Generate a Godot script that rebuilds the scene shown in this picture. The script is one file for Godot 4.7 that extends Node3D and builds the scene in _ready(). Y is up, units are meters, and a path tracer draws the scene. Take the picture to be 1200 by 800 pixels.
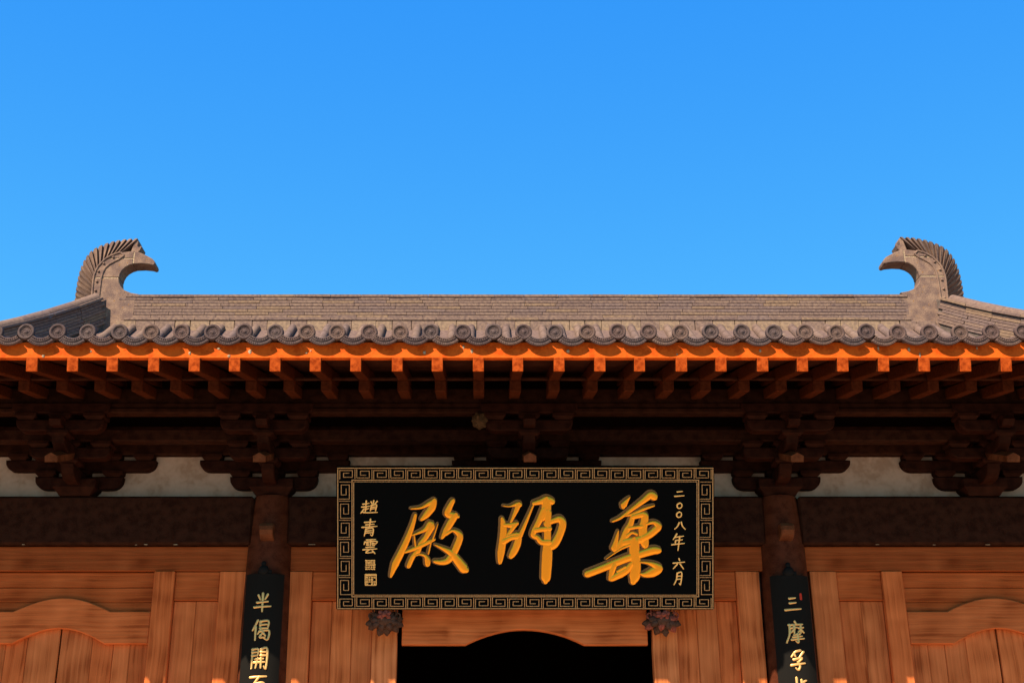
extends Node3D
# ------------------------------------------------------------------ helpers
var mesh_cache := {}
var rng := RandomNumberGenerator.new()
var hall: Node3D

func lin(r: float, g: float, b: float) -> Color:
	return Color(r, g, b).linear_to_srgb()

func tag(o: Node, label: String, category := "", group := "", kind := "") -> void:
	if label: o.set_meta("label", label)
	if category: o.set_meta("category", category)
	if group: o.set_meta("group", group)
	if kind: o.set_meta("kind", kind)

func used(parent: Node, called: String) -> String:
	if not parent.has_node(NodePath(called)): return called
	var i := 1
	var key := "%d/%s" % [parent.get_instance_id(), called]
	if mesh_cache.has(key): i = mesh_cache[key]
	while parent.has_node(NodePath("%s_%03d" % [called, i])): i += 1
	mesh_cache[key] = i + 1
	return "%s_%03d" % [called, i]

func origin_of(n: Node) -> Vector3:
	var p := Vector3.ZERO
	while n != self and n is Node3D:
		p += n.position
		n = n.get_parent()
	return p

# a mesh of its own under parent; at is in world space for parents that are not turned
func put(parent: Node, called: String, m: Mesh, mat: Material, at := Vector3.ZERO, turn := Vector3.ZERO, local := false) -> MeshInstance3D:
	var o := MeshInstance3D.new()
	o.name = used(parent, called)
	o.mesh = m
	o.material_override = mat
	parent.add_child(o, true)
	o.position = at if local else at - origin_of(parent)
	o.rotation = turn
	return o

func begin(smooth := false) -> SurfaceTool:
	var st := SurfaceTool.new()
	st.begin(Mesh.PRIMITIVE_TRIANGLES)
	st.set_smooth_group(0 if smooth else -1)
	return st

func done(st: SurfaceTool) -> ArrayMesh:
	st.generate_normals()
	return st.commit()

func tri(st: SurfaceTool, a: Vector3, b: Vector3, c: Vector3, out: Vector3) -> void:
	if (b - a).cross(c - a).dot(out) > 0.0:
		st.add_vertex(a); st.add_vertex(c); st.add_vertex(b)
	else:
		st.add_vertex(a); st.add_vertex(b); st.add_vertex(c)

func quad(st: SurfaceTool, a: Vector3, b: Vector3, c: Vector3, d: Vector3, out: Vector3) -> void:
	tri(st, a, b, c, out)
	tri(st, a, c, d, out)

# a box with chamfered edges, added to st under the transform t
func add_box(st: SurfaceTool, size: Vector3, bev: float, t := Transform3D()) -> void:
	var h := size * 0.5
	var b: float = minf(bev, minf(h.x, minf(h.y, h.z)) * 0.6)
	var P := func(sx: int, sy: int, sz: int, ax: int) -> Vector3:
		var v := Vector3(sx * (h.x - b), sy * (h.y - b), sz * (h.z - b))
		v[ax] += [sx, sy, sz][ax] * b
		return t * v
	for ax in 3:
		for s in [-1, 1]:
			var q: Array[Vector3] = []
			for k in [[-1, -1], [1, -1], [1, 1], [-1, 1]]:
				var g := [0, 0, 0]
				g[ax] = s; g[(ax + 1) % 3] = k[0]; g[(ax + 2) % 3] = k[1]
				q.append(P.call(g[0], g[1], g[2], ax))
			var out := Vector3.ZERO
			out[ax] = s
			quad(st, q[0], q[1], q[2], q[3], t.basis * out)
	if b <= 0.0: return
	for ax in 3:
		var a1 := (ax + 1) % 3
		var a2 := (ax + 2) % 3
		for s1 in [-1, 1]:
			for s2 in [-1, 1]:
				var g := [0, 0, 0]
				var e := [0, 0, 0]
				g[ax] = -1; g[a1] = s1; g[a2] = s2
				e[ax] = 1; e[a1] = s1; e[a2] = s2
				var out := Vector3.ZERO
				out[a1] = s1; out[a2] = s2
				quad(st, P.call(g[0], g[1], g[2], a1), P.call(e[0], e[1], e[2], a1), P.call(e[0], e[1], e[2], a2), P.call(g[0], g[1], g[2], a2), t.basis * out)
	for sx in [-1, 1]:
		for sy in [-1, 1]:
			for sz in [-1, 1]:
				tri(st, P.call(sx, sy, sz, 0), P.call(sx, sy, sz, 1), P.call(sx, sy, sz, 2), t.basis * Vector3(sx, sy, sz))

func box_mesh(size: Vector3, bev := 0.006) -> Mesh:
	var key := "b%.4f,%.4f,%.4f,%.4f" % [size.x, size.y, size.z, bev]
	if not mesh_cache.has(key):
		var st := begin()
		add_box(st, size, bev)
		mesh_cache[key] = done(st)
	return mesh_cache[key]

# world extents -> a chamfered box part
func bx(parent: Node, called: String, mat: Material, x0: float, x1: float, y0: float, y1: float, z0: float, z1: float, bev := 0.006) -> MeshInstance3D:
	return put(parent, called, box_mesh(Vector3(x1 - x0, y1 - y0, z1 - z0), bev), mat, Vector3((x0 + x1) / 2, (y0 + y1) / 2, (z0 + z1) / 2))

# outline in x,y extruded from z0 to z1 with a bevelled front and back edge
func add_extrusion(st: SurfaceTool, poly: PackedVector2Array, z0: float, z1: float, bev: float, t := Transform3D()) -> void:
	if Geometry2D.is_polygon_clockwise(poly): poly.reverse()
	var n := poly.size()
	var inner := PackedVector2Array()
	var nor := PackedVector2Array()
	for i in n:
		var d1 := (poly[i] - poly[(i + n - 1) % n]).normalized()
		var d2 := (poly[(i + 1) % n] - poly[i]).normalized()
		var n1 := Vector2(d1.y, -d1.x)
		var n2 := Vector2(d2.y, -d2.x)
		var m := (n1 + n2)
		m = n1 if m.length() < 0.2 else m.normalized() / maxf(0.45, sqrt(0.5 + 0.5 * n1.dot(n2)))
		inner.append(poly[i] - m * bev)
		nor.append(m)
	var ids := Geometry2D.triangulate_polygon(inner)
	if ids.is_empty():
		inner = poly.duplicate()
		ids = Geometry2D.triangulate_polygon(inner)
	for k in range(0, ids.size(), 3):
		for s in [0, 1]:
			var z: float = z1 if s else z0
			var v: Array[Vector3] = []
			for j in 3: v.append(t * Vector3(inner[ids[k + j]].x, inner[ids[k + j]].y, z))
			tri(st, v[0], v[1], v[2], t.basis * Vector3(0, 0, 1 if s else -1))
	for i in n:
		var j := (i + 1) % n
		var e := poly[j] - poly[i]
		var out := Vector3(e.y, -e.x, 0)
		var a := [Vector3(inner[i].x, inner[i].y, z0), Vector3(poly[i].x, poly[i].y, z0 + bev), Vector3(poly[i].x, poly[i].y, z1 - bev), Vector3(inner[i].x, inner[i].y, z1)]
		var b := [Vector3(inner[j].x, inner[j].y, z0), Vector3(poly[j].x, poly[j].y, z0 + bev), Vector3(poly[j].x, poly[j].y, z1 - bev), Vector3(inner[j].x, inner[j].y, z1)]
		for k in 3:
			quad(st, t * a[k], t * b[k], t * b[k + 1], t * a[k + 1], t.basis * (out.normalized() + Vector3(0, 0, [-0.7, 0.0, 0.7][k])))

func extrusion(poly: PackedVector2Array, z0: float, z1: float, bev := 0.006) -> Mesh:
	var st := begin()
	add_extrusion(st, poly, z0, z1, bev)
	return done(st)

# profile [radius, height] turned about the local axis given by basis columns
func add_lathe(st: SurfaceTool, prof: Array, segs: int, t := Transform3D(), a0 := 0.0, a1 := TAU) -> void:
	for i in prof.size() - 1:
		for k in segs:
			var p: float = lerpf(a0, a1, k / float(segs))
			var q: float = lerpf(a0, a1, (k + 1) / float(segs))
			var r0: float = prof[i][0]
			var r1: float = prof[i + 1][0]
			var h0: float = prof[i][1]
			var h1: float = prof[i + 1][1]
			var m := (p + q) / 2
			var out := Vector3(cos(m) * (h1 - h0), r0 - r1, sin(m) * (h1 - h0))
			if absf(h1 - h0) < 1e-6: out = Vector3(0, signf(r0 - r1), 0)
			quad(st, t * Vector3(cos(p) * r0, h0, sin(p) * r0), t * Vector3(cos(q) * r0, h0, sin(q) * r0), t * Vector3(cos(q) * r1, h1, sin(q) * r1), t * Vector3(cos(p) * r1, h1, sin(p) * r1), t.basis * out)

func add_ball(st: SurfaceTool, r: Vector3, t := Transform3D(), segs := 10, rings := 6, bump := 0.0) -> void:
	var f := func(a: float, b: float) -> Vector3:
		var d := Vector3(cos(a) * sin(b), cos(b), sin(a) * sin(b))
		var k := 1.0 + bump * (sin(d.x * 9.0 + d.y * 5.0) * 0.5 + sin(d.y * 11.0 + d.z * 8.0 + 1.3) * 0.5)
		return t * (d * r * k)
	for i in rings:
		for k in segs:
			var a := TAU * k / segs
			var a2 := TAU * (k + 1) / segs
			var b := PI * i / rings
			var b2 := PI * (i + 1) / rings
			var mid := Vector3(cos((a + a2) / 2) * sin((b + b2) / 2), cos((b + b2) / 2), sin((a + a2) / 2) * sin((b + b2) / 2))
			if i > 0: tri(st, f.call(a, b), f.call(a2, b), f.call(a2, b2), t.basis * mid)
			if i < rings - 1: tri(st, f.call(a, b), f.call(a2, b2), f.call(a, b2), t.basis * mid)

func add_tube(st: SurfaceTool, pts: Array, r: float, sides := 6, t := Transform3D()) -> void:
	for i in pts.size() - 1:
		var a: Vector3 = pts[i]
		var b: Vector3 = pts[i + 1]
		var d := (b - a).normalized()
		var u := d.cross(Vector3(0, 0, 1) if absf(d.z) < 0.9 else Vector3(0, 1, 0)).normalized()
		var v := d.cross(u)
		for k in sides:
			var p := TAU * k / sides
			var q := TAU * (k + 1) / sides
			var e := u * cos(p) + v * sin(p)
			var g := u * cos(q) + v * sin(q)
			quad(st, t * (a + e * r), t * (b + e * r), t * (b + g * r), t * (a + g * r), t.basis * (e + g))

# ------------------------------------------------------------------ textures
func noise(seed_: int, freq: float, octaves := 4) -> FastNoiseLite:
	var n := FastNoiseLite.new()
	n.noise_type = FastNoiseLite.TYPE_SIMPLEX_SMOOTH
	n.seed = seed_
	n.frequency = freq
	n.fractal_octaves = octaves
	return n

# long streaks of grain; upright ones run along v
func grain_texture(seed_: int, upright: bool, stops: Array) -> ImageTexture:
	var n := 512
	var a := noise(seed_, 0.05, 5).get_seamless_image(n, 7)
	var b := noise(seed_ + 7, 0.2, 3).get_seamless_image(n, 5)
	var c := noise(seed_ + 9, 0.005, 2).get_seamless_image(n, n)
	a.resize(n, n, Image.INTERPOLATE_CUBIC)
	b.resize(n, n, Image.INTERPOLATE_CUBIC)
	var im := Image.create(n, n, false, Image.FORMAT_RGB8)
	for y in n:
		for x in n:
			var wob := int(2.5 * sin(TAU * y / n) + 1.5 * sin(TAU * 2.0 * y / n + 1.0))
			var sx := (x + wob + n) % n
			var v := a.get_pixel(sx, y).r * 0.45 + b.get_pixel(sx, y).r * 0.12 + c.get_pixel(x, y).r * 0.45
			v = clampf((v - 0.22) * 1.55, 0.0, 0.999) * (stops.size() - 1)
			var col: Color = stops[int(v)].lerp(stops[int(v) + 1], v - int(v))
			if upright: im.set_pixel(x, y, col)
			else: im.set_pixel(y, x, col)
	im.generate_mipmaps()
	return ImageTexture.create_from_image(im)

func mottle_texture(seed_: int, freq: float, stops: Array, fleck := 0.0, fleck_color := Color.WHITE) -> ImageTexture:
	var n := 512
	var a := noise(seed_, freq, 5).get_seamless_image(n, n)
	var b := noise(seed_ + 3, freq * 6.0, 2).get_seamless_image(n, n)
	var d := noise(seed_ + 5, freq * 2.2, 4).get_seamless_image(n, n)
	var im := Image.create(n, n, false, Image.FORMAT_RGB8)
	for y in n:
		for x in n:
			var v := clampf((a.get_pixel(x, y).r * 0.7 + b.get_pixel(x, y).r * 0.3 - 0.25) * 2.0, 0.0, 0.999) * (stops.size() - 1)
			var col: Color = stops[int(v)].lerp(stops[int(v) + 1], v - int(v))
			if fleck > 0.0:
				var k := smoothstep(1.0 - fleck, 1.0 - fleck * 0.6, d.get_pixel(x, y).r)
				col = col.lerp(fleck_color, k * 0.75)
			im.set_pixel(x, y, col)
	im.generate_mipmaps()
	return ImageTexture.create_from_image(im)

func bump_texture(seed_: int, freq: float, depth: float, squash := 0, upright := true) -> ImageTexture:
	var n := 512
	var im := noise(seed_, freq, 4).get_seamless_image(n, squash if squash else n)
	if squash: im.resize(n, n, Image.INTERPOLATE_CUBIC)
	if squash and not upright: im.rotate_90(CLOCKWISE)
	im.convert(Image.FORMAT_RGBA8)
	im.bump_map_to_normal_map(depth)
	return ImageTexture.create_from_image(im)

func mat(color: Color, rough := 0.8, albedo: Texture2D = null, bump: Texture2D = null, scale := 1.0, strength := 0.6) -> StandardMaterial3D:
	var m := StandardMaterial3D.new()
	m.albedo_color = color
	m.roughness = rough
	m.metallic_specular = 0.12
	m.albedo_texture = albedo
	if bump:
		m.normal_enabled = true
		m.normal_texture = bump
		m.normal_scale = strength
	m.uv1_triplanar = true
	m.uv1_world_triplanar = true
	m.uv1_scale = Vector3.ONE * scale
	return m

var M := {}
var EAVE_TILES: Array[StandardMaterial3D] = []
var TILES: Array[StandardMaterial3D] = []
var WOODS_V: Array[StandardMaterial3D] = []
var WOODS_H: Array[StandardMaterial3D] = []

func make_materials() -> void:
	var wv := grain_texture(11, true, [Color(0.70, 0.62, 0.56), Color(0.86, 0.82, 0.78), Color(0.93, 0.91, 0.89), Color(1, 1, 1)])
	var wh := grain_texture(23, false, [Color(0.70, 0.62, 0.56), Color(0.86, 0.82, 0.78), Color(0.93, 0.91, 0.89), Color(1, 1, 1)])
	var bv := bump_texture(31, 0.05, 3.0, 20, true)
	var bh := bump_texture(37, 0.05, 3.0, 20, false)
	for k in [Vector3(1, 1, 1), Vector3(1.06, 1.1, 1.12), Vector3(0.86, 0.82, 0.8), Vector3(0.97, 1.05, 1.1), Vector3(0.92, 0.96, 1.0), Vector3(1.0, 0.93, 0.88)]:
		var base: Vector3 = Vector3(0.74, 0.196, 0.056) * k
		WOODS_V.append(mat(lin(base.x, base.y, base.z), 0.55, wv, bv, 0.9, 0.3))
		WOODS_H.append(mat(lin(base.x, base.y, base.z), 0.55, wh, bh, 0.9, 0.3))
		WOODS_V[-1].uv1_offset = Vector3(0.37, 0.21, 0.11) * WOODS_V.size()
		WOODS_H[-1].uv1_offset = Vector3(0.23, 0.31, 0.17) * WOODS_H.size()
	M.header = mat(lin(0.36, 0.082, 0.021), 0.6, wh, bh, 0.9, 0.5)  # door wood darkened: shade below the architrave is put into the colour
	M.transom = mat(lin(0.54, 0.122, 0.030), 0.6, wh, bh, 0.8, 0.5)  # upper door boards, eave shade mixed into their colour
	M.wood_v = WOODS_V[0]
	M.wood_h = WOODS_H[0]
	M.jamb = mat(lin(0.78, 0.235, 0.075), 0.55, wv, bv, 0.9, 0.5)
	var worn := mottle_texture(41, 0.02, [Color(0.72, 0.68, 0.66), Color(0.9, 0.9, 0.9), Color(1, 1, 1)])
	var worn_b := bump_texture(43, 0.06, 2.0)
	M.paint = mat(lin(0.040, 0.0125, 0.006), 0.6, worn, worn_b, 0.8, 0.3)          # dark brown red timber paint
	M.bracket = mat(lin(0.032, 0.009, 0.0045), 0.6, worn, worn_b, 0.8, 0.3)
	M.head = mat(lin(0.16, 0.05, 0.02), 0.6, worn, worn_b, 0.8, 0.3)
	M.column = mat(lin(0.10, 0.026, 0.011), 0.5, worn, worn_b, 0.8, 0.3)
	M.rafter = mat(lin(0.09, 0.020, 0.006), 0.6, mottle_texture(47, 0.03, [Color(0.62, 0.55, 0.5), Color(0.86, 0.84, 0.82), Color(1, 1, 1)], 0.25, Color(1, 0.9, 0.75)), worn_b, 1.7, 0.35)  # shaded copy of the orange rafter paint, shade put into the colour
	M.rafter_inner = mat(lin(0.085, 0.019, 0.006), 0.6, worn, worn_b, 1.7, 0.35)  # lower rafters, same paint darkened to stand in for shade
	M.rafter_end = mat(lin(0.52, 0.085, 0.012), 0.65, mottle_texture(83, 0.03, [Color(0.66, 0.56, 0.5), Color(0.88, 0.85, 0.82), Color(1, 1, 1)], 0.2, Color(1, 0.95, 0.8)), worn_b, 1.1, 0.4)  # sunlit copy of the rafter paint, for the end faces
	M.fascia = mat(lin(0.66, 0.102, 0.010), 0.6, mottle_texture(53, 0.012, [Color(0.84, 0.78, 0.74), Color(0.95, 0.94, 0.93), Color(1, 1, 1)], 0.12, Color(1, 0.95, 0.85)), worn_b, 0.8, 0.35)
	M.deck = mat(lin(0.06, 0.018, 0.009), 0.8, worn, worn_b, 0.8, 0.3)
	M.plaster = mat(lin(0.50, 0.33, 0.235), 0.95, mottle_texture(59, 0.008, [Color(0.86, 0.83, 0.8), Color(0.96, 0.95, 0.94), Color(1, 1, 1)]), null, 0.6)
	M.mortar = mat(lin(0.46, 0.33, 0.20), 0.95, worn, worn_b, 3.0, 0.8)
	var tile_t := mottle_texture(61, 0.02, [Color(0.76, 0.74, 0.75), Color(0.87, 0.84, 0.83), Color(0.94, 0.91, 0.88), Color(1, 0.97, 0.92)], 0.22, Color(1.0, 0.88, 0.66))
	var tile_b := bump_texture(67, 0.08, 3.0)
	for c in [Vector3(0.215, 0.146, 0.117), Vector3(0.19, 0.130, 0.110), Vector3(0.235, 0.160, 0.125), Vector3(0.20, 0.140, 0.122), Vector3(0.25, 0.168, 0.115), Vector3(0.175, 0.125, 0.112)]:
		TILES.append(mat(lin(c.x, c.y, c.z), 0.85, tile_t, tile_b, 1.6, 0.4))
	for c in [Vector3(0.125, 0.082, 0.072), Vector3(0.105, 0.072, 0.067), Vector3(0.145, 0.095, 0.078), Vector3(0.115, 0.082, 0.076)]:
		EAVE_TILES.append(mat(lin(c.x, c.y, c.z), 0.8, tile_t, tile_b, 2.3, 0.5))
	M.ornament = mat(lin(0.255, 0.172, 0.125), 0.85, mottle_texture(71, 0.01, [Color(0.76, 0.73, 0.76), Color(0.88, 0.84, 0.83), Color(1, 0.96, 0.92)], 0.22, Color(1.0, 0.85, 0.58)), tile_b, 1.0, 0.6)
	M.filler = mat(lin(0.31, 0.215, 0.145), 0.9, tile_t, tile_b, 1.3, 0.7)
	M.core = mat(lin(0.14, 0.105, 0.085), 0.95, worn, tile_b, 1.5, 0.8)
	M.lacquer = mat(lin(0.003, 0.003, 0.003), 0.5)
	M.lacquer.metallic_specular = 0.08
	M.board = mat(lin(0.013, 0.011, 0.009), 0.45)
	M.board.metallic_specular = 0.03
	M.gold = mat(lin(1.0, 0.37, 0.024), 0.3)
	M.gold.metallic = 0.85
	M.gold_edge = mat(lin(0.20, 0.10, 0.035), 0.5)
	M.gold_edge.metallic = 0.4
	M.gold_old = mat(lin(0.70, 0.40, 0.17), 0.45, worn, null, 6.0)
	M.gold_old.metallic = 0.5
	M.gold_board = mat(lin(0.85, 0.46, 0.15), 0.4)
	M.gold_board.metallic = 0.6
	M.gold_pale = mat(lin(1.0, 0.56, 0.17), 0.4)
	M.gold_pale.metallic = 0.4
	M.red_seal = mat(lin(0.5, 0.04, 0.02), 0.6)
	M.carving = mat(lin(0.10, 0.05, 0.032), 0.5, worn, worn_b, 3.0, 0.5)
	M.petal = mat(lin(0.30, 0.08, 0.05), 0.45, worn, worn_b, 3.0, 0.5)
	M.nest = mat(lin(0.16, 0.09, 0.045), 0.95, mottle_texture(73, 0.06, [Color(0.25, 0.2, 0.16), Color(0.7, 0.65, 0.6), Color(1, 1, 1)]), tile_b, 4.0, 1.0)
	M.iron = mat(lin(0.012, 0.011, 0.010), 0.85)
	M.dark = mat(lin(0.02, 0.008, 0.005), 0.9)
	M.court = mat(lin(0.40, 0.335, 0.255), 0.9, worn, worn_b, 0.4, 0.5)
	M.paving = mat(lin(0.66, 0.53, 0.40), 0.9, mottle_texture(79, 0.01, [Color(0.8, 0.78, 0.75), Color(0.93, 0.92, 0.9), Color(1, 1, 1)]), worn_b, 0.5, 0.5)

# ------------------------------------------------------------------ the roof's curve
const EAVE_Z := 2.06
const RIDGE_Z := -5.5
func roof_y(z: float) -> float:
	var u := EAVE_Z - z
	return 5.538 + 0.27 * u + 0.002816 * u * u * u

func roof_slope(z: float) -> float:
	var u := EAVE_Z - z
	return 0.27 + 3.0 * 0.002816 * u * u

func hip_y(s: float, z: float) -> float:
	# the tiles settle more on the left hip than on the right one
	return roof_y(z) + 0.055 - (0.085 if s < 0.0 else 0.0) * (z - RIDGE_Z)

func hip_x(z: float, s := 1.0) -> float:
	var d := z - RIDGE_Z
	return (6.42 if s > 0.0 else 6.12) + 0.6 * d + 0.026 * d * d

func _ready() -> void:
	rng.seed = 20080
	# ---------------- camera, sky, sun, exposure
	var cam := Camera3D.new()
	cam.name = "camera"
	add_child(cam)
	cam.position = Vector3(-0.44, 1.6, 12.17)
	cam.rotation = Vector3(deg_to_rad(21.5), 0, 0)
	cam.projection = Camera3D.PROJECTION_FRUSTUM
	cam.near = 0.1
	cam.far = 600.0
	cam.size = 2.0 * 0.1 * 400.0 / 1490.0
	cam.frustum_offset = Vector2(0.1 * 35.0 / 1490.0, 0)
	cam.current = true
	var we := WorldEnvironment.new()
	we.name = "environment"
	var env := Environment.new()
	env.background_mode = Environment.BG_SKY
	var sky := ProceduralSkyMaterial.new()
	sky.sky_top_color = lin(0.009, 0.131, 0.468)
	sky.sky_horizon_color = lin(0.14, 0.56, 0.62)
	sky.sky_curve = 0.2
	sky.ground_bottom_color = lin(0.25, 0.22, 0.18)
	sky.ground_horizon_color = lin(0.20, 0.22, 0.24)
	sky.sun_angle_max = 1.0
	env.sky = Sky.new()
	env.sky.sky_material = sky
	env.tonemap_mode = Environment.TONE_MAPPER_LINEAR
	env.tonemap_exposure = 2.0
	env.sdfgi_enabled = true
	env.ssao_enabled = true
	env.ssil_enabled = true
	we.environment = env
	add_child(we)
	var sun := DirectionalLight3D.new()
	sun.name = "sun"
	sun.light_energy = 1.55
	sun.light_color = Color(1.0, 0.95, 0.87)
	sun.light_angular_distance = 0.5
	sun.shadow_enabled = true
	add_child(sun)
	var az := deg_to_rad(37.0)
	var el := deg_to_rad(43.7)
	sun.look_at_from_position(Vector3(-sin(az) * cos(el), sin(el), cos(az) * cos(el)) * 50.0, Vector3.ZERO)
	make_materials()
	build_ground()
	hall = Node3D.new()
	hall.name = "temple_hall"
	add_child(hall)
	hall.position = Vector3(0, 0.5, 0)
	tag(hall, "timber temple hall with brown tiled hip roof, orange eave board and dark bracketed eaves", "temple hall")
	build_body()
	build_doors()
	build_brackets()
	build_eaves()
	build_roof()
	build_ridges()
	build_ornaments()
	build_plaque()
	build_boards()
	build_small()

# ------------------------------------------------------------------ ground
func build_ground() -> void:
	var pl := PlaneMesh.new()
	pl.size = Vector2(400, 400)
	var g := put(self, "courtyard", pl, M.court)
	tag(g, "pale stone courtyard paving in front of the hall", "", "", "structure")
	var t := put(self, "hall_terrace", box_mesh(Vector3(27.0, 0.496, 19.2), 0.02), M.paving, Vector3(0, 0.248, -5.8))
	tag(t, "low pale stone terrace the hall stands on", "", "", "structure")

# ------------------------------------------------------------------ walls, columns, beams
func build_body() -> void:
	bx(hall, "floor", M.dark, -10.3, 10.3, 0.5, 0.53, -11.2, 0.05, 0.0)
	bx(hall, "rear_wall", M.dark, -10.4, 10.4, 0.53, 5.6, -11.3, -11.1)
	for s in [-1.0, 1.0]:
		bx(hall, "side_wall", M.plaster, minf(s * 10.2, s * 10.4), maxf(s * 10.2, s * 10.4), 0.53, 5.6, -11.08, -0.1)
		bx(hall, "end_wall", M.wood_v, minf(s * 6.6, s * 10.19), maxf(s * 6.6, s * 10.19), 0.53, 4.25, -0.06, 0.04)
	# columns, narrowing a little at the top
	for x in [-6.35, -2.487, 2.455, 6.35]:
		var st := begin(true)
		var prof := [[0.235, 0.0], [0.235, 2.6], [0.228, 3.3], [0.215, 3.8], [0.2, 4.1], [0.185, 4.229]]
		add_lathe(st, prof, 28)
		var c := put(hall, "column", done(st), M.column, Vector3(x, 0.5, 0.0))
		var base := begin(true)
		add_lathe(base, [[0.34, 0.0], [0.34, 0.05], [0.3, 0.11], [0.245, 0.13]], 28)
		put(c, "column_base", done(base), M.paving, Vector3(x, 0.5, 0.0))
		# the tie beam's head that pokes through the column
		var head := PackedVector2Array([Vector2(0, 0.16), Vector2(0.13, 0.16), Vector2(0.16, 0.13), Vector2(0.165, 0.09), Vector2(0.14, 0.05), Vector2(0.09, 0.02), Vector2(0, 0.0)])
		put(c, "beam_head", extrusion(head, -0.065, 0.065, 0.008), M.head, Vector3(x, 4.262, 0.17), Vector3(0, -PI / 2, 0))
	# architraves between columns, plaster above, and the sealing beams
	var xs := [-10.2, -6.35, -2.487, 2.455, 6.35, 10.2]
	for i in 5:
		var a: float = xs[i] + 0.17
		var b: float = xs[i + 1] - 0.17
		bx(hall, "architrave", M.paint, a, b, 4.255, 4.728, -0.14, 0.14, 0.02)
		bx(hall, "plaster_panel", M.plaster, xs[i] + 0.002, xs[i + 1] - 0.002, 4.735, 5.17, -0.06, -0.02, 0.0)
	bx(hall, "plate_beam", M.paint, -10.4, 10.4, 5.165, 5.29, -0.08, 0.08, 0.01)
	bx(hall, "upper_plate_beam", M.paint, -10.4, 10.4, 5.33, 5.46, -0.08, 0.08, 0.01)
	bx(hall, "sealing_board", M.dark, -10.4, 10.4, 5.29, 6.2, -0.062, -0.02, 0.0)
	bx(hall, "step_beam", M.paint, -10.4, 10.4, 5.19, 5.31, 0.31, 0.45, 0.01)
	# flecks of white putty where the header meets the architrave
	for k in 18:
		var x := rng.randf_range(-4.9, 4.6)
		if absf(absf(x) - 2.47) < 0.28: continue
		if absf(x) < 1.95: continue
		put(hall, "putty_fleck", box_mesh(Vector3(rng.randf_range(0.01, 0.06), rng.randf_range(0.003, 0.007), 0.01), 0.002), M.mortar, Vector3(x, 4.252 + rng.randf_range(-0.002, 0.002), 0.132))

func arch_poly(cx: float, half: float, y_low: float, y_high: float, y_top_low: float, y_top_high: float, top_half: float, x0: float, x1: float, bell: bool) -> PackedVector2Array:
	# a rail whose underside (and upper edge) rises in an arch in the middle
	var p := PackedVector2Array()
	p.append(Vector2(x0, y_low))
	for i in 17:
		var t := -1.0 + i / 8.0
		var r := (cos(t * PI) * 0.5 + 0.5) if bell else 0.0
		var k := 1.0 - t * t
		var y := lerpf(k, lerpf(k, r, 0.12), 1.0 if bell else 0.0)
		p.append(Vector2(cx + t * half, y_low + (y_high - y_low) * y))
	p.append(Vector2(x1, y_low))
	p.append(Vector2(x1, y_top_low))
	if y_top_high > y_top_low:
		for i in 17:
			var t := 1.0 - i / 8.0
			var k := lerpf(1.0 - t * t, cos(t * PI) * 0.5 + 0.5, 0.12)
			p.append(Vector2(cx + t * top_half, y_top_low + (y_top_high - y_top_low) * k))
	p.append(Vector2(x0, y_top_low))
	return p

func wv() -> StandardMaterial3D: return WOODS_V[rng.randi() % 6]
func wh() -> StandardMaterial3D: return WOODS_H[rng.randi() % 6]

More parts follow.
